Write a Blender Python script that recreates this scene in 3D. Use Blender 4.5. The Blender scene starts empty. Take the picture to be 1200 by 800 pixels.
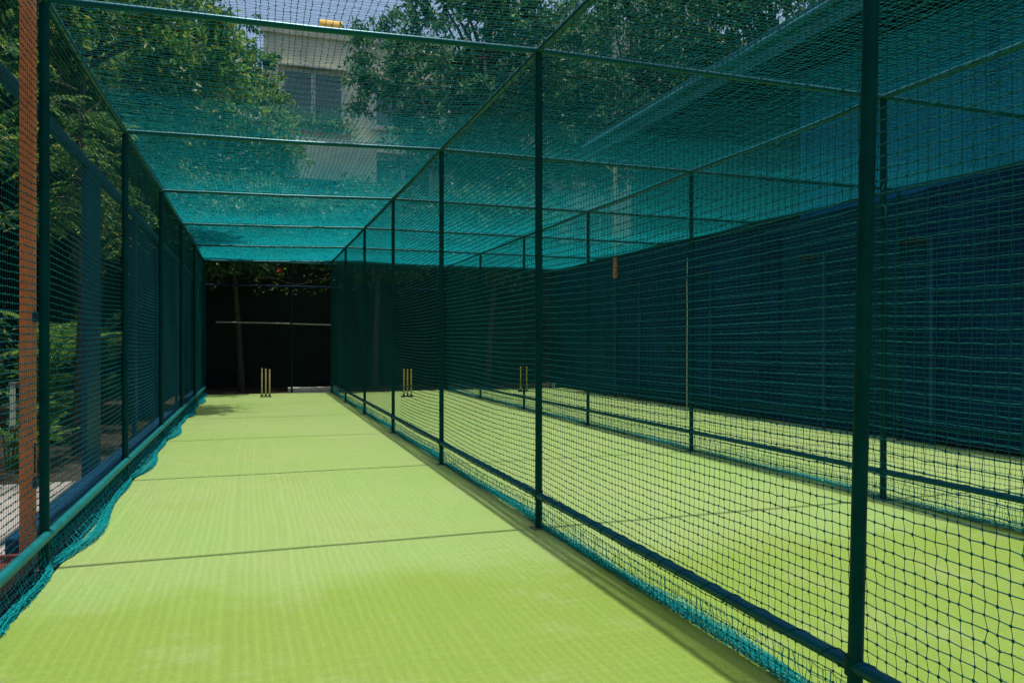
import bpy, math, random
import numpy as np
from mathutils import Vector, Matrix

random.seed(7)
RNG = np.random.default_rng(11)
R = math.radians
scene = bpy.context.scene
COL = scene.collection

# ------------------------------------------------------------------ helpers
def props(o, label=None, cat=None, group=None, kind=None):
    if label: o['label'] = label
    if cat: o['category'] = cat
    if group: o['group'] = group
    if kind: o['kind'] = kind
    return o

def empty(name, loc, label, cat, group=None, rz=0.0):
    o = bpy.data.objects.new(name, None)
    o.empty_display_size = .2
    o.location = loc
    o.rotation_euler = (0, 0, rz)
    COL.objects.link(o)
    return props(o, label, cat, group)

def np_mesh(name, verts, faces, mat, parent=None, smooth=False, mats=None, midx=None):
    """verts (n,3), faces: (m,k) array or list of arrays of equal k -> one mesh object (world coordinates, kept under its parent)."""
    me = bpy.data.meshes.new(name)
    verts = np.ascontiguousarray(verts, dtype=np.float32)
    if isinstance(faces, np.ndarray): faces = [faces]
    faces = [np.ascontiguousarray(f, dtype=np.int32) for f in faces if len(f)]
    me.vertices.add(len(verts)); me.vertices.foreach_set('co', verts.ravel())
    nl = sum(f.size for f in faces); npol = sum(len(f) for f in faces)
    me.loops.add(nl); me.loops.foreach_set('vertex_index', np.concatenate([f.ravel() for f in faces]))
    me.polygons.add(npol)
    tot = np.concatenate([np.full(len(f), f.shape[1], dtype=np.int32) for f in faces])
    start = np.concatenate([[0], np.cumsum(tot)[:-1]]).astype(np.int32)
    me.polygons.foreach_set('loop_start', start); me.polygons.foreach_set('loop_total', tot)
    me.polygons.foreach_set('use_smooth', np.full(npol, smooth, dtype=bool))
    if mats:
        for m in mats: me.materials.append(m)
        me.polygons.foreach_set('material_index', np.asarray(midx, dtype=np.int32))
    else:
        me.materials.append(mat)
    me.update(calc_edges=True)
    o = bpy.data.objects.new(name, me)
    COL.objects.link(o)
    if parent is not None:
        o.parent = parent
        o.matrix_parent_inverse = Matrix.LocRotScale(parent.location, parent.rotation_euler, None).inverted()
    return o

class MB:
    """collects shapes, builds one mesh"""
    def __init__(s): s.v = []; s.f = {}; s.n = 0
    def add(s, v, f):
        v = np.asarray(v, dtype=float).reshape(-1, 3)
        for q in f: s.f.setdefault(len(q), []).append([i + s.n for i in q])
        s.v.append(v); s.n += len(v); return s
    def box(s, lo, hi, bev=0.0):
        x0, y0, z0 = lo; x1, y1, z1 = hi
        b = min(bev, .45 * min(x1 - x0, y1 - y0, z1 - z0))
        if b <= 0:
            v = [(x, y, z) for z in (z0, z1) for y in (y0, y1) for x in (x0, x1)]
            s.add(v, [(0, 2, 3, 1), (4, 5, 7, 6), (0, 1, 5, 4), (2, 6, 7, 3), (0, 4, 6, 2), (1, 3, 7, 5)])
        else:
            import bmesh
            bm = bmesh.new(); bmesh.ops.create_cube(bm, size=1)
            for q in bm.verts:
                q.co = ((x0 + x1) / 2 + q.co.x * (x1 - x0), (y0 + y1) / 2 + q.co.y * (y1 - y0), (z0 + z1) / 2 + q.co.z * (z1 - z0))
            bmesh.ops.bevel(bm, geom=bm.edges[:], offset=b, segments=2, affect='EDGES', profile=.6)
            bm.verts.index_update()
            s.add([q.co[:] for q in bm.verts], [[q.index for q in f.verts] for f in bm.faces]); bm.free()
        return s
    def tube(s, pts, rad, n=12, cap=True):
        pts = [Vector(p) for p in pts]
        if not hasattr(rad, '__len__'): rad = [rad] * len(pts)
        rings = []; prev = None
        for i, p in enumerate(pts):
            t = (pts[min(i + 1, len(pts) - 1)] - pts[max(i - 1, 0)]).normalized()
            a = prev if prev is not None else (Vector((0, 0, 1)) if abs(t.z) < .9 else Vector((1, 0, 0)))
            b = t.cross(a).normalized(); a = b.cross(t).normalized(); prev = a
            rings.append([p + (a * math.cos(2 * math.pi * k / n) + b * math.sin(2 * math.pi * k / n)) * rad[i] for k in range(n)])
        f = []
        for i in range(len(pts) - 1):
            for k in range(n):
                k2 = (k + 1) % n
                f.append((i * n + k, i * n + k2, (i + 1) * n + k2, (i + 1) * n + k))
        if cap: f += [tuple(range(n))[::-1], tuple((len(pts) - 1) * n + k for k in range(n))]
        return s.add([q[:] for r_ in rings for q in r_], f)
    def build(s, name, mat, parent=None, smooth=False):
        o = np_mesh(name, np.concatenate(s.v), [np.array(q) for q in s.f.values()], mat, parent, smooth)
        if smooth:
            o.data.set_sharp_from_angle(angle=R(40))
        return o

def pipe(name, a, b, rad, mat, parent, n=14, seg=1, sag=0.0):
    a, b = Vector(a), Vector(b)
    pts = [a.lerp(b, i / seg) - Vector((0, 0, sag * math.sin(math.pi * i / seg))) for i in range(seg + 1)]
    return MB().tube(pts, rad, n).build(name, mat, parent, True)

# ------------------------------------------------------------------ materials
def mat(name, color, rough=.6, spec=.5, metallic=0.0, noise=None, bump=None, transl=None, coords='Object'):
    """noise=(scale, colour2, contrast lo, hi); bump=(scale, strength, distance)"""
    m = bpy.data.materials.new(name); m.use_nodes = True
    nt = m.node_tree; nd = nt.nodes; b = nd['Principled BSDF']
    b.inputs['Base Color'].default_value = (*color, 1)
    b.inputs['Roughness'].default_value = rough
    b.inputs['Specular IOR Level'].default_value = spec
    b.inputs['Metallic'].default_value = metallic
    if name.endswith('pipe_paint'): b.inputs['Specular Tint'].default_value = (.2, .85, 1., 1)
    tc = nd.new('ShaderNodeTexCoord')
    if noise:
        sc, c2, lo, hi = noise
        n = nd.new('ShaderNodeTexNoise'); n.inputs['Scale'].default_value = sc; n.inputs['Detail'].default_value = 6
        n.inputs['Roughness'].default_value = .65
        nt.links.new(tc.outputs[coords], n.inputs['Vector'])
        r = nd.new('ShaderNodeMapRange'); r.inputs[1].default_value = lo; r.inputs[2].default_value = hi
        nt.links.new(n.outputs['Fac'], r.inputs[0])
        mx = nd.new('ShaderNodeMix'); mx.data_type = 'RGBA'
        mx.inputs[6].default_value = (*color, 1); mx.inputs[7].default_value = (*c2, 1)
        nt.links.new(r.outputs[0], mx.inputs[0]); nt.links.new(mx.outputs[2], b.inputs['Base Color'])
    if bump:
        sc, st, dist = bump
        n = nd.new('ShaderNodeTexNoise'); n.inputs['Scale'].default_value = sc; n.inputs['Detail'].default_value = 5
        nt.links.new(tc.outputs[coords], n.inputs['Vector'])
        bp = nd.new('ShaderNodeBump'); bp.inputs['Strength'].default_value = st; bp.inputs['Distance'].default_value = dist
        nt.links.new(n.outputs['Fac'], bp.inputs['Height']); nt.links.new(bp.outputs[0], b.inputs['Normal'])
    return m

def leaf_mat(name, stops, transl=.35, rough=.45):
    m = bpy.data.materials.new(name); m.use_nodes = True
    nt = m.node_tree; nd = nt.nodes; b = nd['Principled BSDF']; out = nd['Material Output']
    g = nd.new('ShaderNodeNewGeometry'); cr = nd.new('ShaderNodeValToRGB')
    el = cr.color_ramp.elements
    while len(el) < len(stops): el.new(.5)
    for e, (p, c) in zip(el, stops): e.position = p; e.color = (*c, 1)
    nt.links.new(g.outputs['Random Per Island'], cr.inputs[0])
    b.inputs['Roughness'].default_value = rough; b.inputs['Specular IOR Level'].default_value = .4
    nt.links.new(cr.outputs[0], b.inputs['Base Color'])
    t = nd.new('ShaderNodeBsdfTranslucent')
    hs = nd.new('ShaderNodeHueSaturation'); hs.inputs['Value'].default_value = 1.45; hs.inputs['Hue'].default_value = .5
    nt.links.new(cr.outputs[0], hs.inputs['Color']); nt.links.new(hs.outputs[0], t.inputs['Color'])
    mx = nd.new('ShaderNodeMixShader'); mx.inputs[0].default_value = transl
    nt.links.new(b.outputs[0], mx.inputs[1]); nt.links.new(t.outputs[0], mx.inputs[2]); nt.links.new(mx.outputs[0], out.inputs[0])
    return m

def turf_mat():
    m = bpy.data.materials.new('artificial_turf'); m.use_nodes = True
    nt = m.node_tree; nd = nt.nodes; L = nt.links.new; b = nd['Principled BSDF']
    tc = nd.new('ShaderNodeTexCoord')
    def noise(scale, detail=5, rough=.6, vec=None):
        n = nd.new('ShaderNodeTexNoise'); n.inputs['Scale'].default_value = scale
        n.inputs['Detail'].default_value = detail; n.inputs['Roughness'].default_value = rough
        L(vec or tc.outputs['Object'], n.inputs['Vector']); return n
    def rng(src, lo, hi, a=0., c=1., smooth=True):
        r = nd.new('ShaderNodeMapRange'); r.interpolation_type = 'SMOOTHSTEP' if smooth else 'LINEAR'
        r.inputs[1].default_value = lo; r.inputs[2].default_value = hi; r.inputs[3].default_value = a; r.inputs[4].default_value = c
        L(src, r.inputs[0]); return r.outputs[0]
    def mix(f, a, c, mode='MIX'):
        x = nd.new('ShaderNodeMix'); x.data_type = 'RGBA'; x.blend_type = mode
        if isinstance(f, float): x.inputs[0].default_value = f
        else: L(f, x.inputs[0])
        for i, q in ((6, a), (7, c)):
            if isinstance(q, tuple): x.inputs[i].default_value = (*q, 1)
            else: L(q, x.inputs[i])
        return x.outputs[2]
    def math_(op, a, c):
        x = nd.new('ShaderNodeMath'); x.operation = op
        for i, q in ((0, a), (1, c)):
            if isinstance(q, (int, float)): x.inputs[i].default_value = q
            else: L(q, x.inputs[i])
        return x.outputs[0]
    base = mix(rng(noise(.45).outputs['Fac'], .35, .65), TURF_A, TURF_B)
    # a newer, yellower strip of carpet at the bowler's end, with a ragged worn edge
    sx = nd.new('ShaderNodeSeparateXYZ'); L(tc.outputs['Object'], sx.inputs[0])
    yy = math_('ADD', sx.outputs['Y'], math_('MULTIPLY', noise(1.6).outputs['Fac'], 1.3))
    near = rng(yy, 5.1, 5.9, .75, 0.)
    base = mix(near, base, TURF_C)
    # scuffed pale patches and small olive stains
    base = mix(math_('MULTIPLY', rng(noise(1.7, 7, .7).outputs['Fac'], .5, .75), .6), base, TURF_B2)
    base = mix(math_('MULTIPLY', rng(noise(.9, 4, .5).outputs['Fac'], .55, .75), .32), base, TURF_S)
    # tufts : fine speckle, and rows of stitching along the lane
    base = mix(rng(noise(105, 3).outputs['Fac'], .32, .68, .0, .36), base, (.14, .24, .05))
    base = mix(rng(noise(30, 4, .7).outputs['Fac'], .35, .75, .0, .22), base, (.16, .27, .06))
    L(base, b.inputs['Base Color'])
    b.inputs['Roughness'].default_value = .85; b.inputs['Specular IOR Level'].default_value = .15
    mp = nd.new('ShaderNodeMapping'); mp.inputs['Scale'].default_value = (1, .35, 1); L(tc.outputs['Object'], mp.inputs[0])
    w = nd.new('ShaderNodeTexWave'); w.inputs['Scale'].default_value = 9; w.inputs['Distortion'].default_value = 3.; w.inputs['Detail'].default_value = 3
    L(mp.outputs[0], w.inputs['Vector'])
    hgt = math_('ADD', math_('MULTIPLY', w.outputs['Fac'], .12), noise(220, 2).outputs['Fac'])
    bp = nd.new('ShaderNodeBump'); bp.inputs['Strength'].default_value = .5; bp.inputs['Distance'].default_value = .008
    L(hgt, bp.inputs['Height']); L(bp.outputs[0], b.inputs['Normal'])
    return m

TURF_A = (.335, .505, .15); TURF_B = (.38, .51, .185); TURF_C = (.255, .385, .045); TURF_B2 = (.40, .48, .21); TURF_S = (.275, .375, .055)
M = {}
M['turf'] = turf_mat()
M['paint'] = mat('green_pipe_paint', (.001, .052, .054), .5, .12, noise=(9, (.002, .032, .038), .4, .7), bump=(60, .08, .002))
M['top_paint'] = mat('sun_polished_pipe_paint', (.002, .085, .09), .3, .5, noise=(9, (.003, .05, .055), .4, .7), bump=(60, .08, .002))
M['rail_paint'] = mat('sky_tinted_pipe_paint', (.002, .075, .125), .42, .3, noise=(9, (.002, .05, .09), .4, .7), bump=(60, .08, .002))  # blue reflection of the sky mixed into the green base colour
M['shaded_navy'] = mat('shaded_navy_paint', (.003, .02, .05), .7, .1)  # navy darkened to carry the tree shade at the far end
M['sunlit_paint'] = mat('sunlit_teal_paint', (.006, .2, .21), .5, .25, noise=(9, (.005, .13, .14), .4, .7))  # lighter teal copy of the pipe colour, with full sunlight painted into it
M['net'] = mat('green_net_twine', (.002, .092, .112), .75, .1)  # darker copy of the twine; backlit shade of hanging nets in its colour
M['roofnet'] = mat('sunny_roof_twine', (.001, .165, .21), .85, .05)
M['bright_roofnet'] = mat('sunlit_far_roof_twine', (.001, .40, .415), .85, .05)  # brighter copy of the roof twine; far roof's sunlight put into the colour
M['hemnet'] = mat('sunlit_net_twine', (.006, .34, .36), .7, .1)  # brighter twine copy; sun on the net lying flat is in the colour
M['steel'] = mat('dull_steel', (.22, .23, .23), .45, .5, .8, noise=(20, (.1, .09, .08), .5, .7))
M['navy'] = mat('navy_steel_paint', (.006, .055, .13), .5, .25, noise=(7, (.004, .035, .08), .4, .7))
M['cloth'] = mat('navy_shade_cloth', (.001, .034, .108), .9, .1, noise=(1.1, (.001, .017, .06), .35, .7), bump=(250, .3, .002))
M['upright'] = mat('blue_upright_paint', (.006, .07, .17), .6, .2, noise=(6, (.004, .045, .11), .4, .7))
M['pole_paint'] = mat('pale_ochre_paint', (.72, .52, .26), .7, .2, noise=(5, (.55, .38, .18), .4, .7))
M['step'] = mat('shaded_red_step', (.16, .045, .03), .8, .2, noise=(9, (.09, .03, .022), .4, .7))  # brick red darkened; shade at the gate's foot is painted in
M['cloth_worn'] = mat('faded_navy_shade_cloth', (.002, .044, .108), .9, .1, noise=(1.4, (.001, .024, .066), .35, .7), bump=(250, .3, .002))
M['brick'] = mat('brick_red_paint', (.85, .25, .075), .6, .35, noise=(14, (.7, .19, .06), .45, .72), bump=(40, .15, .003))
M['white'] = mat('white_paint', (.7, .7, .68), .5, noise=(8, (.45, .45, .42), .5, .75))
M['concrete'] = mat('concrete', (.42, .40, .36), .9, .2, noise=(1.3, (.27, .26, .23), .35, .7), bump=(45, .3, .006))
M['soil'] = mat('dark_soil', (.045, .035, .025), .95, .1, noise=(2.5, (.09, .075, .05), .4, .7), bump=(18, .6, .03))
M['wire'] = mat('dark_wire', (.03, .04, .04), .5, .4, .3)
M['darkwall'] = mat('dark_green_sheet', (.012, .028, .027), .9, .1, noise=(1.2, (.006, .014, .014), .35, .7))
M['rope'] = mat('pale_rope', (.5, .48, .4), .85, .2)
M['wood'] = mat('worn_ash_wood', (.66, .53, .30), .55, .3, noise=(30, (.5, .37, .18), .4, .7))
M['yellow'] = mat('yellow_stump_paint', (.55, .42, .02), .45, .4, noise=(20, (.4, .28, .02), .5, .75))
M['black'] = mat('black_rubber', (.01, .011, .012), .7, .3)
M['facade'] = mat('pale_render', (.84, .78, .54), .85, .2, noise=(.5, (.40, .40, .34), .35, .75), bump=(20, .1, .01))
M['tealwall'] = mat('teal_wall_paint', (.015, .21, .42), .7, .15, noise=(.6, (.01, .16, .34), .35, .7))
M['rib'] = mat('dark_ribbed_sheet', (.012, .085, .095), .6, .3, noise=(.8, (.008, .05, .06), .35, .7))
M['fascia'] = mat('fascia_paint', (.03, .16, .19), .6, .2, noise=(1.5, (.02, .10, .13), .4, .7))
M['soffit'] = mat('soffit_board', (.006, .02, .022), .8, .2)
M['glass'] = mat('window_glass', (.14, .19, .16), .12, .6)  # grey-green reflection on the panes put into the base colour
M['bark'] = mat('bark', (.075, .055, .04), .9, .2, noise=(9, (.14, .11, .08), .45, .7), bump=(22, .8, .03))
M['plaster'] = mat('grey_kerb_paint', (.8, .72, .72), .8, .2, noise=(4, (.62, .54, .54), .45, .7))
M['amber'] = mat('yellow_tank', (.75, .42, .03), .6, .3)
M['terracotta'] = mat('terracotta', (.35, .13, .06), .8, .2)
M['leaf_dark'] = leaf_mat('glossy_dark_leaf', [(0, (.012, .065, .032)), (.45, (.032, .12, .048)), (.8, (.065, .18, .06)), (1, (.18, .28, .08))])
M['leaf_light'] = leaf_mat('bright_leaf', [(0, (.03, .09, .02)), (.5, (.07, .17, .025)), (.85, (.14, .25, .035)), (1, (.28, .30, .04))], .45)
M['leaf_yellow'] = leaf_mat('yellowing_leaf', [(0, (.02, .08, .025)), (.5, (.05, .16, .03)), (.85, (.15, .27, .04)), (1, (.42, .42, .07))], .45)
M['frond'] = leaf_mat('palm_leaflet', [(0, (.06, .19, .04)), (.6, (.14, .32, .06)), (1, (.28, .40, .10))], .4)
M['petal'] = mat('red_petal', (.65, .05, .02), .6)
M['dry_leaf'] = leaf_mat('dry_leaf', [(0, (.12, .07, .03)), (.6, (.25, .17, .07)), (1, (.35, .3, .1))], .2)

# ------------------------------------------------------------------ layout (metres; +Y runs down the lanes)
XL, XD, XR, XT = -1.30, 2.16, 5.63, 9.20
YS = [-1.05, 2.35, 5.75, 9.10, 12.50, 15.90, 19.32, 22.90]
ZL, ZD, ZR, ZT = 3.73, 3.81, 3.79, 3.77
Y0, Y1 = -1.05, 22.90
def ztop(x): return np.interp(x, [XL, XD, XR, XT], [ZL, ZD, ZR, ZT])

# ------------------------------------------------------------------ setting
def sheet(name, x0, x1, y0, y1, z, m, nx=1, ny=1, kind='structure', amp=0.):
    xs = np.linspace(x0, x1, nx + 1); ys = np.linspace(y0, y1, ny + 1)
    X, Y = np.meshgrid(xs, ys, indexing='ij'); Z = np.full_like(X, z)
    if amp: Z += amp * (np.sin(X * 2.3 + 1) * np.sin(Y * 1.1) + .6 * np.sin(X * 5.1 + Y * 3.2))
    V = np.stack([X, Y, Z], -1).reshape(-1, 3)
    i = np.arange(nx)[:, None] * (ny + 1) + np.arange(ny)[None]
    F = np.stack([i, i + ny + 1, i + ny + 2, i + 1], -1).reshape(-1, 4)
    o = np_mesh(name, V, F, m, None, True); o['kind'] = kind; return o
sheet('ground', -400, 400, -400, 400, -.03, M['soil'])
sheet('turf', XL + .08, XT + .25, -6, 23.05, 0, M['turf'], 60, 150, amp=.0015)
g = MB().box((-3.7, -6, -.024), (-1.66, 9.3, -.006)).build('path', M['concrete']); g['kind'] = 'structure'

M['strip'] = mat('dark_edge_mat', (.004, .018, .028), .9, .1, noise=(6, (.008, .02, .024), .4, .7), bump=(90, .3, .003))
o = MB().box((-1.40, -6, -.028), (XL + .077, 23.05, -.004)).build('edging', M['strip']); o['kind'] = 'structure'

# ------------------------------------------------------------------ nets
def smooth_noise(U, V, seed, fu, fv):
    r = np.random.default_rng(seed); o = np.zeros_like(U)
    for k in range(7):
        a, b_ = r.uniform(.4, 1.6) * fu, r.uniform(.4, 1.6) * fv
        o += np.sin(U * a + r.uniform(0, 6.28) + 1.3 * np.sin(V * b_ * .7 + k)) * np.cos(V * b_ + r.uniform(0, 6.28)) / 3
    return o

def strands(P, n, rad, ht=.65):
    """P (S,K,3): S strands of K points; n: unit normal (constant). 3-sided twine."""
    S, K, _ = P.shape
    t = np.gradient(P, axis=1); t /= np.linalg.norm(t, axis=2, keepdims=True) + 1e-9
    n = np.asarray(n, float); b = np.cross(t, n); b /= np.linalg.norm(b, axis=2, keepdims=True) + 1e-9
    ring = np.stack([P + n * rad * ht, P - n * rad * ht * .5 + b * rad, P - n * rad * ht * .5 - b * rad], 2)   # S,K,3,3
    V = ring.reshape(-1, 3)
    s = np.arange(S)[:, None, None]; k = np.arange(K - 1)[None, :, None]; j = np.arange(3)[None, None]
    j2 = (j + 1) % 3; base = (s * K + k) * 3
    F = np.stack([base + j, base + j2, base + 3 + j2, base + 3 + j], -1).reshape(-1, 4)
    return V, F

def knots(P, size):
    d = np.array([(1, 0, 0), (-1, 0, 0), (0, 1, 0), (0, -1, 0), (0, 0, 1), (0, 0, -1)], float)
    sz = size * RNG.uniform(.75, 1.2, (len(P), 1, 1))
    V = (P[:, None] + d[None] * sz).reshape(-1, 3)
    f = np.array([(0, 2, 4), (2, 1, 4), (1, 3, 4), (3, 0, 4), (2, 0, 5), (1, 2, 5), (3, 1, 5), (0, 3, 5)])
    F = (np.arange(len(P))[:, None, None] * 6 + f[None]).reshape(-1, 3)
    return V, F

def make_net(name, P, n, rad, m, parent, knot_mask=None, knot=.0070):
    r1, r2 = rad if isinstance(rad, tuple) else (rad, rad * .92)
    V1, F1 = strands(P, n, r1); V2, F2 = strands(np.swapaxes(P, 0, 1), n, r2)
    V = [V1, V2]; Fq = np.concatenate([F1, F2 + len(V1)]); fs = [Fq]
    if knot_mask is not None:
        K, KF = knots(P[knot_mask], knot); fs.append(KF + len(V1) + len(V2)); V.append(K)
    return np_mesh(name, np.concatenate(V), fs, m, parent)

def wall_net(name, X, zt, parent, side, seed, step=.045, rad=.0018, knot_to=None, y0=Y0, billow=.03, zlo=.06, off=.034):
    ys = np.arange(y0, Y1 + .01, step); zs = np.arange(zlo, zt + .001, step)
    Y, Z = np.meshgrid(ys, zs, indexing='ij')
    post = np.abs(np.sin(np.pi * (Y - YS[1]) / 3.4)) ** .6
    top = np.sin(np.pi * np.clip((Z - .25) / (zt - .25), 0, 1)) ** .7
    Xs = X + side * off + side * billow * post * top * (.6 + smooth_noise(Y, Z, seed, 1.6, 1.5))
    # slack: rows droop a little between posts; each knot is off by a few mm; alternate knots zigzag
    Zs = Z - .035 * post * (1 - Z / zt) + .016 * smooth_noise(Y, Z, seed + 1, 1.1, 1.3) + RNG.normal(0, .0016, Y.shape)
    i, j = np.meshgrid(np.arange(len(ys)), np.arange(len(zs)), indexing='ij')
    Ys = Y + .014 * smooth_noise(Y, Z, seed + 2, 1.1, 1.5) + RNG.normal(0, .0016, Y.shape) + .0024 * ((i + j) % 2 * 2 - 1)
    P = np.stack([Xs, Ys, Zs], -1)
    km = None
    if knot_to is not None: km = (Y < knot_to)
    return make_net(name, P, (-1. if X > 0 else 1., 0, 0), (rad * .88, rad * 1.22), M['net'], parent, km)

def hem(name, X, parent, side, seed, width, lift, y0=Y0, gap=.1):
    """the slack foot of a net: slopes from the fence to the floor and lies there in folds, widest between posts"""
    ys = np.arange(y0, Y1 + .01, .036)
    r = np.random.default_rng(seed)
    ph = (ys - YS[1]) / 3.4; ph = ph - np.floor(ph)
    sc = np.clip((.1 + .9 * np.sin(np.pi * ph) ** .7) * (.75 + .35 * np.sin(2 * np.pi * ph + .6)), .06, 1.2)
    wig = .08 * np.sin(ys * 1.9 + seed) + .03 * np.sin(ys * 6.1 + 2 * seed)
    w = width * np.clip(sc * (1 + wig), .12, 1.6)
    g_ = gap * np.clip(.12 + sc, .15, 1.15)
    prof = []
    for t in np.linspace(0, 1, 6)[:-1]: prof.append((g_ * t ** 1.6, lift * (1 - t) ** 1.3 + .012))
    for t in np.linspace(0, 1, 9): prof.append((g_ + w * t, .010 + .006 * np.sin(t * 9 + ys * 3)))
    for t in np.linspace(.92, .12, 8): prof.append((g_ + w * t, .022 + .012 * np.sin(t * 7 + ys * 4 + 1)))
    for t in np.linspace(.1, .85, 8): prof.append((g_ + w * t, .036 + .016 * np.sin(t * 8 + ys * 5 + 2)))
    P = np.zeros((len(ys), len(prof), 3))
    for k, (dx, z) in enumerate(prof):
        P[:, k, 0] = X + side * (dx + r.normal(0, .005, len(ys))); P[:, k, 1] = ys + r.normal(0, .007, len(ys))
        P[:, k, 2] = np.maximum(z + r.normal(0, .003, len(ys)), .006)
    return make_net(name, P, (0, 0, 1), .0024, M['hemnet'], parent)

FENCES = 'green pipe net fences between the practice lanes'
def net_fence(X, zt, label, railz, railr, postr, side, seed, hw, lift, knot_to, first=0, lean=None, gap=.1, rail_off=.0, nside=1, rail_mat='rail_paint'):
    root = empty('net_fence', (X, Y0, 0), label, 'net fence', FENCES)
    for i, y in enumerate(YS):
        dy = lean.get(i, 0) if lean else 0
        p = MB().tube([(X, y, 0.006), (X, y + dy * .5, zt * .5), (X, y + dy, zt - .03)], postr, 16).build('post', M['paint'], root, True)
        MB().box((X - .06, y - .06, 0.001), (X + .06, y + .06, .007), .002).build('base_plate', M['steel'], p)
        # clamp with bolts where the bottom rail meets the post
        c = MB().tube([(X, y, railz - .035), (X, y, railz + .035)], postr + .006, 16)
        c.box((X - .012, y + postr, railz - .028), (X + .012, y + postr + .035, railz + .004), .003)
        c.tube([(X - .03, y + postr + .018, railz - .014), (X + .03, y + postr + .018, railz - .014)], .007, 8)
        c.build('clamp', M['paint'], root, True)
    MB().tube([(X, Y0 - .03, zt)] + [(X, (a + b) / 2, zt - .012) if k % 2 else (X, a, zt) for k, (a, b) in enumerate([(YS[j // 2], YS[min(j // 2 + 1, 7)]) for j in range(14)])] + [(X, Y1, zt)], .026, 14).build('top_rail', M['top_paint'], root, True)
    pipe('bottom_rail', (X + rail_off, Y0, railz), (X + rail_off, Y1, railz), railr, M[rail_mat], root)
    for nm, xx, zz, rr in (('lacing', X + rail_off, railz, railr), ('lacing', X, zt - .005, .028))[0 if X > 0 else 1:]:
        q = np.linspace(0, 1, 1150); th = q * 2 * np.pi * 118 + .9 * np.sin(q * 70 + seed)
        yy = Y0 + .05 + q * (Y1 - Y0 - .1) + .03 * np.sin(q * 210 + seed)
        MB().tube(np.stack([xx + (rr + .003) * np.cos(th), yy, zz + (rr + .003) * np.sin(th)], -1), .0028, 4).build(nm, M['net'], root)
    wall_net('net', X, zt, root, nside, seed, knot_to=knot_to)
    hem('net_hem', X, root, side, seed, hw, lift, gap=gap)
    return root
net_fence(XL, ZL, 'green pipe and net fence with wide turquoise hem, beside the brick red post', .22, .032, .031, 1, 3, .10, .20, 12., gap=.11, nside=-1, rail_off=.02, rail_mat='sunlit_paint')
net_fence(XD, ZD, 'green pipe and net fence dividing the lane with tan stumps from the lane beside it', .262, .028, .028, 1, 17, .14, .17, 12., lean={1: -.12}, gap=.04)
net_fence(XR, ZR, 'green pipe and net fence standing between the two lanes that have yellow stumps', .265, .028, .028, 1, 29, .10, .16, 12., gap=.04)

# roof: crossbars over all lanes, and one net lying on them
roof = empty('net_roof', (XL, Y0, ZL), 'green net ceiling lying on long green crossbars above all the practice lanes', 'net roof')
for y in YS:
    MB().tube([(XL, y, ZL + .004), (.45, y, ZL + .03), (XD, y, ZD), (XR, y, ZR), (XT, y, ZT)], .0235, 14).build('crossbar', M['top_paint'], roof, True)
xs = np.arange(XL, XT + .001, .05); ys = np.arange(Y0, Y1 + .05, .05)
X, Y = np.meshgrid(xs, ys, indexing='ij')
frac = np.interp(Y, YS, np.arange(8)); lx = np.interp(X, [XL, XD, XR, XT], [0, 1, 2, 3])
sag = np.abs(np.sin(np.pi * frac)) ** .8 * (.35 + .65 * np.abs(np.sin(np.pi * lx)) ** .7)
Z = ztop(X) + .028 - .085 * sag * (1 + .35 * smooth_noise(X, Y, 5, 1.2, 1.))
i, j = np.meshgrid(np.arange(len(xs)), np.arange(len(ys)), indexing='ij')
P = np.stack([X + .016 * smooth_noise(X, Y, 8, 1.4, 1.4) + .010 * smooth_noise(X, Y, 18, 6., .8) + RNG.normal(0, .005, (len(xs), 1)) + RNG.normal(0, .0018, X.shape) + .002 * ((i + j) % 2 * 2 - 1),
              Y + .02 * smooth_noise(X, Y, 9, 1.5, 1.2) + RNG.normal(0, .006, (1, len(ys))) + RNG.normal(0, .0018, X.shape), Z + RNG.normal(0, .003, X.shape)], -1)
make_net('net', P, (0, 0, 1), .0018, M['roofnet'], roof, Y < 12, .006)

k0 = int(np.searchsorted(ys, 7.6))
ramp = .0005 + .0031 * np.clip((ys[k0:] - 7.6) / 9.5, 0, 1)[:, None, None]
P2 = P[:, k0:].copy(); P2[..., 0] += .021 + .012 * smooth_noise(X[:, k0:], Y[:, k0:], 31, 1.1, 1.3); P2[..., 1] += .024 + .012 * smooth_noise(X[:, k0:], Y[:, k0:], 32, 1.2, 1.1)
P2[..., 2] += .014 + .006 * smooth_noise(X[:, k0:], Y[:, k0:], 33, 2., 2.)
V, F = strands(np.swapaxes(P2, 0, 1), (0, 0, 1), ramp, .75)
np_mesh('added_cross_twine', V, F, M['bright_roofnet'], roof)  # cross strands added, thicker with distance, to brighten the far roof

# outer right fence: dark shade cloth on posts
cf = empty('shade_cloth_fence', (XT, Y0, 0), 'tall fence of dark navy shade cloth along the far right lane, below the teal building', 'fence')
def cloth(name, X, y0, y1, z0, z1, m, parent, seed, amp=.02):
    ys = np.linspace(y0, y1, max(2, int((y1 - y0) / .08))); zs = np.linspace(z0, z1, 24)
    Y, Z = np.meshgrid(ys, zs, indexing='ij')
    Xa = X + amp * smooth_noise(Y, Z, seed, 3.2, .9) + amp * .5 * np.sin(Y * 9 + np.sin(Z * 2))
    Za = Z + np.where(Z > z1 - .1, -.03 * np.abs(np.sin(np.pi * (Y - y0) / 1.7)), 0)
    n = Y.size; V = np.concatenate([np.stack([Xa, Y, Za], -1).reshape(-1, 3), np.stack([Xa + .004, Y, Za], -1).reshape(-1, 3)])
    i = np.arange(len(ys) - 1)[:, None] * len(zs) + np.arange(len(zs) - 1)[None]
    F = np.stack([i, i + len(zs), i + len(zs) + 1, i + 1], -1).reshape(-1, 4)
    return np_mesh(name, V, [np.concatenate([F, F[:, ::-1] + n])], m, parent, True)
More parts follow.
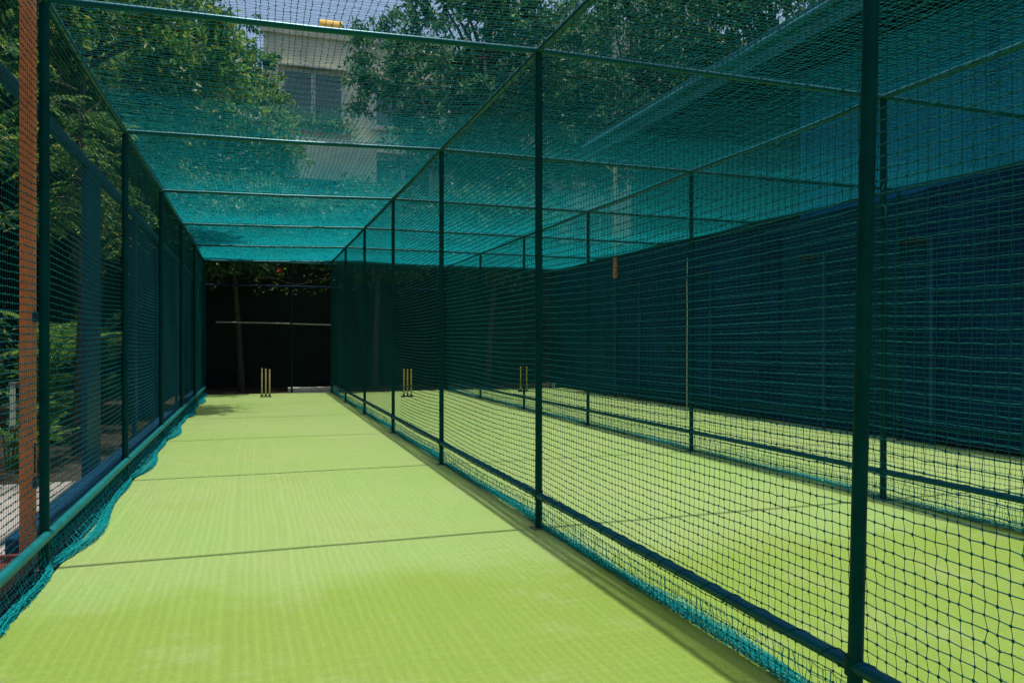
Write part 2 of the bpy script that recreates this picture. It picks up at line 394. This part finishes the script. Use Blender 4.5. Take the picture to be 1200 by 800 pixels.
ya = Y0
for k, L_ in enumerate((3.3, 3.5, 2.9, 3.4, 3.2, 3.6, 4.4)):
    dz = (.0, -.05, .02, -.03, -.08, .01, -.04)[k]
    cloth('cloth_panel', XT + .13 + (.012 if k % 2 else -.012), ya, min(ya + L_ + .06, 23.2), .015 + .03 * (k % 3), ZT - .02 + dz, M['cloth' if k % 3 else 'cloth_worn'], cf, 40 + k, .022)
    ya += L_
for y in YS:
    pipe('post', (XT, y, 0), (XT, y, ZT - .03), .028, M['paint'], cf)
for y in (8.55, 10.75, 14.2, 17.4):
    MB().box((XT + .03, y - .03, 0), (XT + .07, y + .03, 3.0), .004).build('upright', M['upright'], cf)
    MB().box((XT + .03, y + .022, 2.93), (XT + .07, y + .62, 3.02), .004).build('bracket', M['black'], cf)
pipe('top_rail', (XT, Y0, ZT), (XT, Y1, ZT), .026, M['paint'], cf)
pipe('bottom_rail', (XT, Y0, .25), (XT, Y1, .25), .026, M['paint'], cf)
for z in (.9, 1.55, 2.2, 2.85):
    pts = [(XT + .085, y, z + .012 * math.sin(y * 1.9 + z)) for y in np.arange(Y0, 23.1, .4)]
    MB().tube(pts, .004, 5).build('lacing', M['net'], cf)

# end fence: chain link with rails, in front of a dark sheeted boundary wall
YE = 23.15
ef = empty('chain_link_fence', (XL, YE, 0), 'dark chain link fence closing the far end of the lanes, behind the stumps', 'fence')
for x in (-1.3, 1.05, 2.2, 5.6, 9.1):
    pipe('post', (x, YE, 0), (x, YE, 3.75), .026, M['shaded_navy'], ef)
pipe('top_rail', (XL, YE, 3.76), (XT, YE, 3.76), .024, M['paint'], ef)
pipe('middle_rail', (XL, YE - .03, 3.08), (XT, YE - .03, 3.08), .026, M['shaded_navy'], ef)
mb = []; cell = .075; Hh = 3.7; Wd = XT - XL
lines = []
for sgn in (1, -1):
    for c0 in np.arange(-Hh, Wd + Hh, cell):
        a = max(0, c0) if sgn > 0 else max(0, c0 - Hh); b = min(Wd, c0 + Hh) if sgn > 0 else min(Wd, c0)
        if b - a < .1: continue
        K = 20; xx = np.linspace(a, b, K); zz = (xx - c0) if sgn > 0 else (c0 - xx)
        lines.append(np.stack([XL + xx, np.full(K, YE + .012 * sgn), np.clip(zz, 0.02, Hh)], -1))
V, F = strands(np.array(lines), (0, -1, 0), .0018)
np_mesh('wire_mesh', V, F, M['wire'], ef)

bw = empty('boundary_wall', (0, 27, 0), 'tall boundary wall covered in dark sheeting behind the chain link fence', 'wall')
MB().box((-6.3, 26.6, -.02), (24, 26.85, 5.2), .02).build('wall', M['darkwall'], bw)
for x in np.arange(-6.0, 23, 2.9):
    MB().box((x, 26.5, -.02), (x + .16, 26.597, 5.15), .01).build('pier', M['darkwall'], bw)
pts = [(-1.05, 24.2, 2.06), (.0, 24.2, 2.05), (.2, 24.2, 2.05), (2.25, 24.2, 2.0)]
props(MB().tube(pts, .02, 6).build('rope', M['rope']), 'pale rope strung level across the dark far end, behind the chain link', 'rope')
o = MB().box((.95, 23.24, -.02), (2.4, 23.42, .15), .02).build('kerb', M['plaster']); o['kind'] = 'structure'

# ------------------------------------------------------------------ stumps
def stump_profile(b, x, y, z0, h):
    b.tube([(x, y, z0), (x, y, z0 + .02), (x, y, z0 + h * .88), (x, y, z0 + h * .89), (x, y, z0 + h * .91), (x, y, z0 + h * .975), (x, y, z0 + h)],
           [.017, .019, .019, .0165, .019, .019, .011], 12)
def stumps(loc, m, base, label, group, heights, rz=0):
    r = empty('cricket_stumps', loc, label, 'stumps', group, rz)
    x, y, z = loc
    for k, (dx, h) in enumerate(zip((-.098, 0, .098), heights)):
        b = MB(); stump_profile(b, x + dx, y, .034, h); s = b.build('stump', m, r, True)
        if base: MB().tube([(x + dx, y, .034 + h * .33), (x + dx, y, .034 + h * .37)], .0194, 12).build('band', M['black'], s, True)
        MB().tube([(x + dx, y, .032), (x + dx, y, .075)], .027, 12).build('socket', M['black'], s, True)
    if base: MB().box((x - .17, y - .05, .004), (x + .17, y + .05, .034), .008).build('base', M['black'], r)
    else: MB().box((x - .15, y - .035, .004), (x + .15, y + .035, .034), .008).build('base', M['steel'], r)
    return r
def copy_tree(o, loc, label, parent=None):
    mp = {}
    def rec(a, par):
        c = a.copy(); COL.objects.link(c)
        if par is not None: c.parent = par; c.matrix_parent_inverse = a.matrix_parent_inverse.copy()
        for ch in a.children: rec(ch, c)
        return c
    c = rec(o, None); c.location = loc; c['label'] = label
    return c
GS = 'cricket stumps at the far end of the lanes'
stumps((.31, 21.6, 0), M['wood'], False, 'tan wooden cricket stumps in the near lane, before the dark end fence', GS, (.74, .73, .71))
y_ = stumps((3.93, 20.5, 0), M['yellow'], True, 'yellow stumps on a black base, just beyond the dividing fence', GS, (.72, .72, .72))
copy_tree(y_, (7.60, 21.5, 0), 'yellow stumps on a black base in the lane along the navy cloth fence')

# ------------------------------------------------------------------ left side: gate post, blue frame, cloth
gp = empty('gate_post', (-1.47, 5.98, 0), 'brick red square steel post with latch plates behind the left net fence', 'gate post')
MB().box((-1.494, 5.945, 0), (-1.408, 6.03, 4.6), .006).build('post', M['brick'], gp)
MB().box((-1.408, 5.955, .60), (-1.402, 5.985, .80), .002).build('lock_slot', M['black'], gp)
for z in (.50, 1.62):
    MB().box((-1.41, 5.92, z), (-1.385, 6.06, z + .07), .006).build('hinge', M['navy'], gp)
MB().box((-1.525, 5.85, .93), (-1.495, 5.885, 1.2), .012).build('handle', M['white'], gp)
for z in (.91, 1.20): MB().box((-1.53, 5.845, z), (-1.488, 5.95, z + .02), .004).build('handle_bracket', M['steel'], gp)
MB().box((-1.56, 5.88, 0), (-1.38, 6.08, .03), .01).build('foot', M['brick'], gp)

bf = empty('frame_fence', (-1.7, 4, 0), 'navy steel frame fence hung with dark cloth outside the left net', 'fence')
MB().box((-1.67, 1.0, 3.28), (-1.60, 22.9, 3.36), .006).build('top_beam', M['navy'], bf)
MB().box((-1.67, 1.0, 2.13), (-1.60, 5.90, 2.21), .006).build('transom', M['navy'], bf)
for y in (8.8, 12.2, 15.4, 18.6, 22.0):
    MB().box((-1.66, y, 0), (-1.61, y + (.75 if y < 9 else .2), 3.275), .006).build('post', M['navy'], bf)
cloth('cloth', -1.72, 12.3, 22.9, .25, 3.30, M['cloth'], bf, 21, .015)
o = MB().box((-1.62, 6.1, -.02), (-1.40, 23.0, .14), .015).build('kerb', M['navy']); o['kind'] = 'structure'
o = MB().box((-1.64, 4.7, -.02), (-1.36, 6.095, .035), .01).build('step', M['step']); o['kind'] = 'structure'

# ------------------------------------------------------------------ buildings
def window(parent, x0, x1, z0, z1, y, mull=1, face=-1):
    """a window in a wall facing -Y whose outer face is at y"""
    f = MB()
    f.box((x0 - .08, y - .05, z0 - .06), (x0 + .04, y + .05, z1 + .08)).box((x1 - .04, y - .05, z0 - .06), (x1 + .08, y + .05, z1 + .08))
    f.box((x0 + .041, y - .05, z1 - .04), (x1 - .041, y + .05, z1 + .08)).box((x0 + .041, y - .05, z0 - .06), (x1 - .041, y + .05, z0 + .05))
    for k in range(mull):
        xm = x0 + (x1 - x0) * (k + 1) / (mull + 1)
        f.box((xm - .11, y - .04, z0 + .051), (xm + .11, y + .04, z1 - .041))
    w = f.build('window', M['white'], parent)
    MB().box((x0 + .041, y - .004, z0 + .051), (x1 - .041, y + .004, z1 - .041)).build('pane', M['glass'], w)
    g = MB()
    for k in range(1, 9):
        z = z0 + (z1 - z0) * k / 9; g.box((x0 + .05, y - .075, z - .012), (x1 - .05, y - .055, z + .012))
    for k in range(1, 2 * mull + 6):
        xx = x0 + (x1 - x0) * k / (2 * mull + 6); g.box((xx - .01, y - .09, z0 + .06), (xx + .01, y - .076, z1 - .05))
    g.build('grille', M['steel'], w)
    MB().box((x0 - .25, y - .16, z0 - .2), (x1 + .25, y + .0, z0 - .065), .02).build('sill', M['facade'], w)
    MB().box((x0 - .3, y - .45, z1 + .15), (x1 + .3, y - .0, z1 + .26), .02).build('hood', M['facade'], w)

YB = 42.
ab = empty('apartment_building', (3, YB, 0), 'pale rendered apartment building with a grilled window, seen between the trees', 'building')
MB().box((.5, YB + .06, 0), (10.5, YB + 11, 17.6)).build('wall', M['facade'], ab)
MB().box((.35, YB - .12, 17.6), (10.65, YB + .10, 18.2), .03).build('parapet', M['facade'], ab)
for z in (2.0, 5.4, 8.8, 12.2):
    MB().box((.4, YB - .25, z - .9), (10.6, YB + .058, z - .7), .02).build('ledge', M['facade'], ab)
for z in (2.2, 5.6, 9.0, 13.2):
    for x in (1.5, 6.3):
        window(ab, x, x + 3.0, z, z + 2.5, YB, 1)
o = MB().box((2.9, YB - .8, 12.05), (4.9, YB - .35, 12.45), .03).build('planter', M['terracotta'], ab)
o = MB().box((1.2, YB - .8, 12.05), (2.8, YB - .35, 12.45), .03).build('planter', M['terracotta'], ab)
MB().box((.45, YB - 1.0, 11.85), (6.2, YB + .055, 12.04), .02).build('balcony_slab', M['facade'], ab)
MB().box((.45, YB - 1.05, 9.9), (6.2, YB - .9, 11.845), .02).build('balcony_front', M['facade'], ab)
yt = empty('roof_tank', (3.9, YB + .8, 17.6), 'small yellow tank on the roof edge of the pale apartment building', 'tank')
tb = MB().tube([(3.4, YB + .9, 18.55), (4.6, YB + .9, 18.55)], [.42, .42], 18); tb.build('body', M['amber'], yt, True)
MB().box((3.5, YB + .6, 17.6), (3.62, YB + 1.2, 18.2)).box((4.38, YB + .6, 17.6), (4.5, YB + 1.2, 18.2)).build('cradle', M['steel'], yt)

ab2 = empty('apartment_building', (22, 38, 0), 'pale building with stacked windows behind the trees, above the long teal building', 'building')
MB().box((15, 38.06, 0), (36, 48, 19.)).build('wall', M['facade'], ab2)
for z in (3, 6.5, 10, 13.5, 16.2):
    for x in (16.2, 21, 26, 31):
        window(ab2, x, x + 2.4, z, z + 1.9, 38.0, 2)

XW, XE, ZS = 11.0, 9.47, 6.95
rb = empty('long_building', (XW, -8, 0), 'long teal building with a deep overhanging eave running beside the lanes on the right', 'building')
MB().box((XW, -9, 0), (XW + 9, 13.4, ZS + .1)).build('wall', M['tealwall'], rb)
MB().box((XW + .25, 13.4, 0), (XW + 9, 20.9, ZS + .1)).build('end_wall', M['rib'], rb)
b = MB()
for y in np.arange(13.6, 20.9, .22): b.box((XW + .17, y, .1), (XW + .247, y + .09, ZS - .05))
b.build('ribs', M['rib'], rb)
MB().box((XE, -9.5, ZS + .11), (XW + 9.5, 21.1, ZS + .3)).build('eave', M['soffit'], rb)
MB().box((XE - .06, -9.5, ZS - .02), (XE - .002, 21.1, ZS + .52), .01).build('fascia', M['fascia'], rb)
MB().tube([(XE - .13, -9.5, ZS + .34), (XE - .13, 21.1, ZS + .30)], .07, 12).build('gutter', M['fascia'], rb, True)
for y in (0, 4.5, 9.0, 13.2):
    MB().box((XW - .1, y, 0), (XW - .002, y + .18, ZS), .01).build('pilaster', M['tealwall'], rb)
MB().box((XW - .06, -9, 5.0), (XW - .003, -.01, 5.06)).build('string_course', M['fascia'], rb)
PX, PY = 9.252, 18.75
rp = empty('pole', (PX, PY, 0), 'slender pole, pale above and brick red below, rising beside the navy cloth fence', 'pole')
pipe('upper_shaft', (PX, PY, 3.80), (PX, PY, 6.25), .055, M['pole_paint'], rp)
pipe('red_shaft', (PX, PY, 3.2), (PX, PY, 3.799), .06, M['brick'], rp)
pipe('lower_shaft', (PX, PY, 0), (PX, PY, 3.199), .04, M['navy'], rp)
pipe('arm', (PX, PY, 6.0), (PX - .45, PY - .3, 6.15), .02, M['rope'], rp)

# boundary on the far left, behind the plants
lw = empty('boundary_wall', (-6.2, 0, 0), 'dark outer wall beyond the path and plants on the left side', 'wall')
MB().box((-6.6, -8, -.02), (-6.35, 38, 7.2), .02).build('wall', M['darkwall'], lw)

# ------------------------------------------------------------------ vegetation
def leaf_quads(C, length, width, rng, up=.35, D=None):
    """C (n,3) leaf positions -> folded diamond leaves (two triangles sharing the midrib = one quad island)"""
    n = len(C)
    if D is None:
        D = rng.normal(0, 1, (n, 3)); D[:, 2] -= .35
    D = D / np.linalg.norm(D, axis=1, keepdims=True)
    N = rng.normal(0, 1, (n, 3)); N[:, 2] = np.abs(N[:, 2]) + up
    S = np.cross(D, N); S /= np.linalg.norm(S, axis=1, keepdims=True) + 1e-9
    N = np.cross(S, D)
    l = (length * rng.uniform(.65, 1.25, n))[:, None]; w = (width * rng.uniform(.7, 1.2, n))[:, None]
    v = np.stack([C, C + D * l * .45 + S * w + N * w * .35, C + D * l, C + D * l * .45 - S * w + N * w * .35], 1)
    F = np.arange(n)[:, None] * 4 + np.array([[0, 1, 2, 3]])
    return v.reshape(-1, 3), np.concatenate([F[:, [0, 1, 2]], F[:, [0, 2, 3]]])

def tree_parts(seed, rx, rz, zc, nclump, per, trunk_r, llen, lwid, spread=.75, tip=None):
    """returns (trunk MB, crown verts, crown faces), tree at the origin"""
    rng = np.random.default_rng(seed); tr = MB()
    h0 = max(.8, zc - rz * .75)
    lean = rng.normal(0, .25, 2)
    pts = [(0, 0, -.05), (lean[0] * .2, lean[1] * .2, h0 * .4), (lean[0] * .7, lean[1] * .7, h0), (lean[0], lean[1], zc), (lean[0] * .5, lean[1] * 1.4, zc + rz * .6)]
    tr.tube(pts, [trunk_r * 1.35, trunk_r, trunk_r * .85, trunk_r * .5, trunk_r * .12], 10)
    cent = []
    while len(cent) < nclump:
        u = rng.normal(0, 1, 3); u /= np.linalg.norm(u); rr = rng.uniform(.25, 1) ** .5
        p = u * rr * np.array([rx, rx, rz]) * rng.uniform(.8, 1.12); p[2] += zc
        cent.append(p)
    cent = np.array(cent)
    for k in range(0, nclump, max(1, nclump // 34)):
        c = cent[k]; z = h0 + (zc - h0 + rz * .3) * rng.uniform(0, 1) * .9
        s = np.array([lean[0] * .8, lean[1] * .8, z]); m = s + (c - s) * .5 + np.array([0, 0, rng.uniform(-.1, .35) * rx * .3])
        q = s + (c - s) * .8 + rng.normal(0, .12, 3)
        tr.tube([tuple(s), tuple(m), tuple(q), tuple(c)], [trunk_r * .33, trunk_r * .2, trunk_r * .1, trunk_r * .04], 6)
    Cs = []; Ds = []
    for c in cent:
        n = int(per * rng.uniform(.5, 1.4)); s = spread * rng.uniform(.6, 1.3)
        # sprays: leaves strung along short twigs that leave the clump centre outwards
        nt_ = max(3, n // 14); tw = rng.normal(0, 1, (nt_, 3)); out = (c - np.array([0, 0, zc])); out /= np.linalg.norm(out) + 1e-6
        tw = tw + out * .7; tw[:, 2] = tw[:, 2] * .6 - .1; tw /= np.linalg.norm(tw, axis=1, keepdims=True)
        L_ = s * rng.uniform(.5, 1.25, nt_)
        k = rng.integers(0, nt_, n); t = rng.uniform(.15, 1, n)
        pos = c + tw[k] * (L_[k] * t)[:, None] + rng.normal(0, .05, (n, 3)); pos[:, 2] -= .18 * t * t * L_[k]
        d = tw[k] * .8 + rng.normal(0, .7, (n, 3)); d[:, 2] -= .3
        Cs.append(pos); Ds.append(d)
    V, F = leaf_quads(np.concatenate(Cs), llen, lwid, rng, D=np.concatenate(Ds))
    return tr, V, F

def make_tree(name, loc, label, group, parts, lm, cat='tree', rz=0.):
    r = empty(name, (0, 0, 0), label, cat, group)
    tr, V, F = parts
    tr.build('trunk', M['bark'], r, True)
    np_mesh('crown', V, F, lm, r)
    r.location = loc; r.rotation_euler = (0, 0, rz)
    return r
def tree_copy(src, loc, rz, sc, label):
    c = copy_tree(src, loc, label); c.rotation_euler = (0, 0, rz); c.scale = (sc, sc, sc); return c
G1 = 'tall leafy trees behind the end wall'
big = make_tree('leafy_tree', (8.25, 29.5, 0), 'big dark leafy tree above the far end, right of the pale apartment building', G1,
                tree_parts(3, 4.8, 4.6, 12.2, 178, 190, .3, .24, .055, .95), M['leaf_dark'])
tree_copy(big, (16.2, 30.5, 0), 2.1, 1.08, 'dark leafy tree rising behind the end of the long teal building')
tree_copy(big, (-4.2, 31.5, 0), 4.0, .95, 'dark leafy tree behind the end wall, left of the apartment building')
tree_copy(big, (20.5, 27.5, 0), 5.2, 1.1, 'dark leafy tree over the roof of the long teal building')
tree_copy(big, (12.5, 37.0, 0), 3.0, 1.0, 'dark leafy tree farthest back, between the two pale buildings')
G3 = 'tall trees beyond the left wall'
for k, (x, y, rz, sc, lab) in enumerate([(-10.5, 6.5, 1.1, .9, 'tall dark tree beyond the left wall, nearest the camera'), (-10.8, 14.5, 2.7, .95, 'tall dark tree beyond the middle of the left wall'),
                                         (-10.2, 22.5, 4.6, .95, 'tall dark tree beyond the far end of the left wall')]):
    c_ = tree_copy(big, (x, y, 0), rz, sc, lab); c_['group'] = G3
G2 = 'trees overhanging the left side of the lanes'
lt = make_tree('pale_leaf_tree', (-3.25, 18.0, 0), 'bright green tree hanging its branches over the far left of the net roof', G2,
               tree_parts(8, 2.75, 3.0, 7.6, 150, 190, .19, .2, .045, .8), M['leaf_light'])
tree_copy(lt, (-5.9, 10.2, 0), 1.7, .98, 'bright green tree outside the left net fence, behind the navy frame')
tree_copy(lt, (-4.4, 24.6, 0), 3.3, 1.0, 'bright green tree at the far left corner beside the end fence')
c_ = tree_copy(lt, (-1.55, 30.5, 0), 5.1, 1.2, 'bright green tree standing in front of the left edge of the pale apartment building'); c_['group'] = G1
sh = make_tree('low_tree', (1.9, 25.1, 0), 'low dark tree whose slim trunk stands behind the chain link fence', 'low trees in front of the end wall',
               tree_parts(15, 2.2, 1.35, 5.1, 90, 190, .085, .2, .045, .7), M['leaf_dark'])
sh.location = (-.35, 24.9, 0)
tree_copy(sh, (3.7, 24.9, 0), 1.3, 1.0, 'low dark tree behind the end fence, beyond the nearer yellow stumps')
tree_copy(sh, (7.5, 24.9, 0), 2.6, 1.03, 'low dark tree behind the end fence, near the navy cloth corner')

def pinnate(base, direction, length, pairs, ll, lw, rng, droop=.4):
    """one compound leaf: leaflets in pairs along a drooping rachis"""
    d = Vector(direction).normalized(); pts = []
    side = d.cross(Vector((0, 0, 1))).normalized() if abs(d.z) < .98 else Vector((1, 0, 0))
    C = []; D = []
    for k in range(pairs):
        t = (k + 1) / pairs
        p = Vector(base) + d * length * t - Vector((0, 0, droop * length * t * t))
        pts.append(p); tang = (d - Vector((0, 0, 2 * droop * t))).normalized()
        s = math.sin(math.pi * (.12 + .82 * t)) ** .6
        for sg in (-1, 1):
            C.append(p); D.append(((side * sg + tang * .75 + Vector((0, 0, -.25))).normalized() * ll * s))
    return [Vector(base)] + pts, np.array([c[:] for c in C]), np.array([q[:] for q in D])

def frond_plant(name, loc, label, cat, group, nf, h, length, pairs, ll, lw, seed, lm, upright=.8):
    rng = np.random.default_rng(seed); r = empty(name, loc, label, cat, group); st = MB(); Vs = []; Fs = []; n0 = 0
    for k in range(nf):
        a = rng.uniform(0, 6.28); up = upright * rng.uniform(.5, 1.4)
        b = (loc[0] + rng.normal(0, .08), loc[1] + rng.normal(0, .08), loc[2] + h * rng.uniform(.1, 1))
        pts, C, D = pinnate(b, (math.cos(a), math.sin(a), up), length * rng.uniform(.7, 1.15), pairs, ll, lw, rng, rng.uniform(.25, .6))
        st.tube([(b[0] * .5 + loc[0] * .5, b[1] * .5 + loc[1] * .5, loc[2])] + [tuple(p) for p in pts], [.012] + [max(.009 * (1 - i / len(pts)), .002) for i in range(len(pts))], 5)
        ln = np.linalg.norm(D, axis=1)
        V, F = leaf_quads(C, 1., lw, rng, D=D); V = V.reshape(-1, 4, 3); s = ln[:, None]
        # leaflet length follows its place on the rachis
        V[:, 1:, :] = C[:, None] + (V[:, 1:, :] - C[:, None]) * np.stack([np.ones_like(ln), ln, np.ones_like(ln)], 1)[:, :, None]
        dn = D / ln[:, None]
        for q in (1, 3):
            off = V[:, q] - C; al = (off * dn).sum(1, keepdims=True); V[:, q] += dn * (ln[:, None] * .4 - al)
        Vs.append(V.reshape(-1, 3)); Fs.append(F + n0); n0 += len(C) * 4
    st.build('stems', M['frond'], r, True)
    np_mesh('leaves', np.concatenate(Vs), np.concatenate(Fs), lm, r)
    return r
GP = 'palms growing outside the left net fence'
frond_plant('palm_plant', (-2.95, 13.3, 0), 'green feathery palm outside the left net, nearest the brick red post', 'palm', GP, 22, 1.5, 1.25, 24, .28, .014, 1, M['frond'], 1.7)
frond_plant('palm_plant', (-2.8, 16.3, 0), 'green feathery palm outside the left net, beside the broad navy post', 'palm', GP, 24, 1.7, 1.35, 26, .30, .015, 2, M['frond'], 1.7)
frond_plant('palm_plant', (-2.7, 10.4, 0), 'small palm at the back of the planting beyond the path', 'palm', GP, 13, .5, .85, 18, .2, .012, 3, M['frond'], 1.5)

def hanging_shrub(loc, label, seed, nb, reach):
    rng = np.random.default_rng(seed); r = empty('feathery_tree', loc, label, 'tree', 'feathery trees over the navy frame fence'); st = MB(); Vs = []; Fs = []; n0 = 0
    x0, y0, z0 = loc
    st.tube([(x0, y0, 0), (x0 + .05, y0 + .1, 2.0), (x0 + .0, y0 + .1, 3.6), (x0 + .1, y0, 5.0)], [.06, .05, .04, .015], 8)
    for k in range(nb):
        a = rng.uniform(0, 6.28); z = rng.uniform(2.7, 4.9)
        d = Vector((math.cos(a), math.sin(a), rng.uniform(-.1, .5))); L = reach * rng.uniform(.5, 1.1)
        if d.x > 0: L = min(L, max(.12, (-1.72 - x0) / d.x))
        pts = [Vector((x0, y0, z)) + d * L * t - Vector((0, 0, .55 * L * t * t)) for t in np.linspace(0, 1, 9)]
        st.tube([tuple(p) for p in pts], [.014 * (1 - i / 9) + .003 for i in range(9)], 5)
        for j in range(2, 9):
            for sg in (-1, 1):
                if rng.uniform() < .2: continue
                s = Vector((-d.y, d.x, 0)) * sg + d * .7 + Vector((0, 0, rng.uniform(-.5, .25)))
                if pts[j].x + s.normalized().x * .36 > -1.42: continue
                q, C, D = pinnate(pts[j], s, rng.uniform(.22, .36), 8, .07, .014, rng, .35)
                V, F = leaf_quads(C, .085, .015, rng, D=D); Vs.append(V); Fs.append(F + n0); n0 += len(V)
    st.build('trunk', M['bark'], r, True)
    np_mesh('crown', np.concatenate(Vs), np.concatenate(Fs), M['leaf_yellow'], r)
hanging_shrub((-2.25, 11.6, 0), 'yellow green feathery tree drooping over the navy beam, near the brick red post', 5, 30, 1.1)
hanging_shrub((-2.9, 9.4, 0), 'yellow green feathery tree at the left picture edge behind the brick red post', 6, 15, .9)
hanging_shrub((-2.6, 14.6, 0), 'yellow green feathery tree beyond the broad navy post', 9, 18, .95)

# low hedge masses along the left wall and creeper with one red flower above the end rail
def bush(loc, size, n, seed, label, lm, cat='bush', name='bush', group='dark bushes along the left wall'):
    rng = np.random.default_rng(seed); u = rng.normal(0, 1, (n, 3)); u /= np.linalg.norm(u, axis=1, keepdims=True)
    C = np.array(loc) + u * np.array(size) * (rng.uniform(.3, 1, (n, 1)) ** .4) * (1 + .25 * np.sin(u[:, :1] * 7 + u[:, 1:2] * 5))
    C = C[C[:, 2] > 0.02]
    V, F = leaf_quads(C, .14, .035, rng)
    r = empty(name, (loc[0], loc[1], 0), label, cat, group)
    np_mesh('leaves', V, F, lm, r)
    st = MB()
    for k in range(7): st.tube([(loc[0] + rng.normal(0, .06), loc[1] + rng.normal(0, .06), 0), (loc[0] + rng.normal(0, size[0] * .4), loc[1] + rng.normal(0, size[1] * .4), loc[2] + size[2] * .5)], [.02, .006], 5)
    st.build('stems', M['bark'], r, True)
bush((-4.9, 7.6, 1.1), (1.0, 1.3, 1.2), 5000, 1, 'dark bush against the left wall, nearest the camera', M['leaf_dark'])
bush((-4.9, 10.6, 1.2), (1.0, 1.5, 1.4), 5000, 2, 'dark bush against the left wall behind the two palms', M['leaf_dark'])
bush((-4.9, 14.0, 1.2), (1.0, 1.6, 1.5), 5000, 3, 'dark bush against the left wall behind the navy cloth', M['leaf_dark'])
rng = np.random.default_rng(77)
cr = empty('creeper', (.8, 23.4, 3.1), 'leafy creeper on the end fence top with one red flower', 'creeper')
C = np.stack([rng.choice([.1, .7, 1.5, 1.9, 2.15], 70) + rng.normal(0, .09, 70), 23.35 + rng.normal(0, .05, 70), 3.35 + rng.normal(0, .16, 70)], -1)
C2 = np.stack([rng.uniform(.0, 2.1, 60), 23.33 + rng.normal(0, .03, 60), 2.98 + rng.normal(0, .05, 60)], -1)
V, F = leaf_quads(np.concatenate([C, C2]), .10, .03, rng); np_mesh('leaves', V, F, M['leaf_light'], cr)
MB().tube([(x, 23.37, 3.25 + .1 * math.sin(x * 4)) for x in np.arange(-.2, 2.2, .2)], .008, 5).build('vine', M['bark'], cr, True)
C = np.array([[.72, 23.28, 3.52]] * 9); V, F = leaf_quads(C, .12, .05, rng); np_mesh('flower', V, F, M['petal'], cr)
# pot plants on the apartment balcony
for q, (x, n, lab) in enumerate(((2.0, 420, 'green balcony plant in the left planter of the apartment window'), (3.9, 520, 'yellow green balcony plant in the right planter of the apartment window'))):
    C = np.array([x, YB - .58, 12.75]) + rng.normal(0, 1, (n, 3)) * np.array([.6, .15, .42])
    V, F = leaf_quads(C, .3, .05, rng); pl = empty('balcony_plant', (x, YB - .58, 12.45), lab, 'plant', 'plants on the apartment balcony')
    np_mesh('leaves', V, F, M['leaf_yellow' if q else 'leaf_light'], pl)
    MB().tube([(x, YB - .58, 12.45), (x, YB - .58, 12.9)], .03, 6).build('stem', M['bark'], pl, True)

# loose cords hanging by the middle fence posts
pts = [(XR - .05, 9.12, 2.62), (XR - .056, 9.125, 2.3), (XR - .054, 9.115, 1.9), (XR - .062, 9.11, 1.4), (XR - .06, 9.115, .9), (XR - .063, 9.11, .45)]
props(MB().tube(pts, .0055, 6).build('cord', M['rope'], None, True), 'pale thin cord hanging down beside a post of the middle fence', 'cord')
pts = [(XR - .03, 5.7, 2.98), (XR - .1, 5.66, 2.9), (XR - .06, 5.7, 2.78), (XR - .12, 5.6, 2.72), (XR - .14, 5.58, 2.6)]
props(MB().tube(pts, .004, 6).build('loose_twine', M['net'], None, True), 'short loose green twine dangling from the post nearest on the middle fence', 'twine')

# ------------------------------------------------------------------ light, sky, camera
SUN_EL, SUN_AZ = 87.6, 90.    # azimuth towards +X
w = bpy.data.worlds.new('World'); scene.world = w; w.use_nodes = True
nt = w.node_tree; sky = nt.nodes.new('ShaderNodeTexSky'); sky.sky_type = 'NISHITA'; sky.sun_disc = False
sky.sun_elevation = R(SUN_EL); sky.sun_rotation = R(90); sky.dust_density = 3.2; sky.air_density = 1.0
nt.links.new(sky.outputs[0], nt.nodes['Background'].inputs['Color']); nt.nodes['Background'].inputs['Strength'].default_value = .15
sd = bpy.data.lights.new('sun', 'SUN'); sd.energy = 3.7; sd.angle = R(.62); sd.color = (1, .96, .88)
so = bpy.data.objects.new('sun', sd); COL.objects.link(so)
el, az = R(SUN_EL), R(SUN_AZ)
dirv = Vector((math.cos(el) * math.sin(az), math.cos(el) * math.cos(az), math.sin(el)))
so.rotation_euler = dirv.to_track_quat('Z', 'Y').to_euler(); so.location = (0, 0, 30)

cd = bpy.data.cameras.new('camera'); cd.sensor_width = 36; cd.lens = 27.0; cd.clip_start = .05; cd.clip_end = 1500
co = bpy.data.objects.new('camera', cd); COL.objects.link(co)
co.location = (0, 0, 1.49); co.rotation_euler = (R(90), 0, -.3246)
scene.camera = co
vs = scene.view_settings; vs.view_transform = 'Standard'; vs.look = 'None'; vs.gamma = 1; vs.use_curve_mapping = False; vs.exposure = 0.05
scene.cycles.transparent_max_bounces = 12; scene.cycles.max_bounces = 6
scene.cycles.use_denoising = True
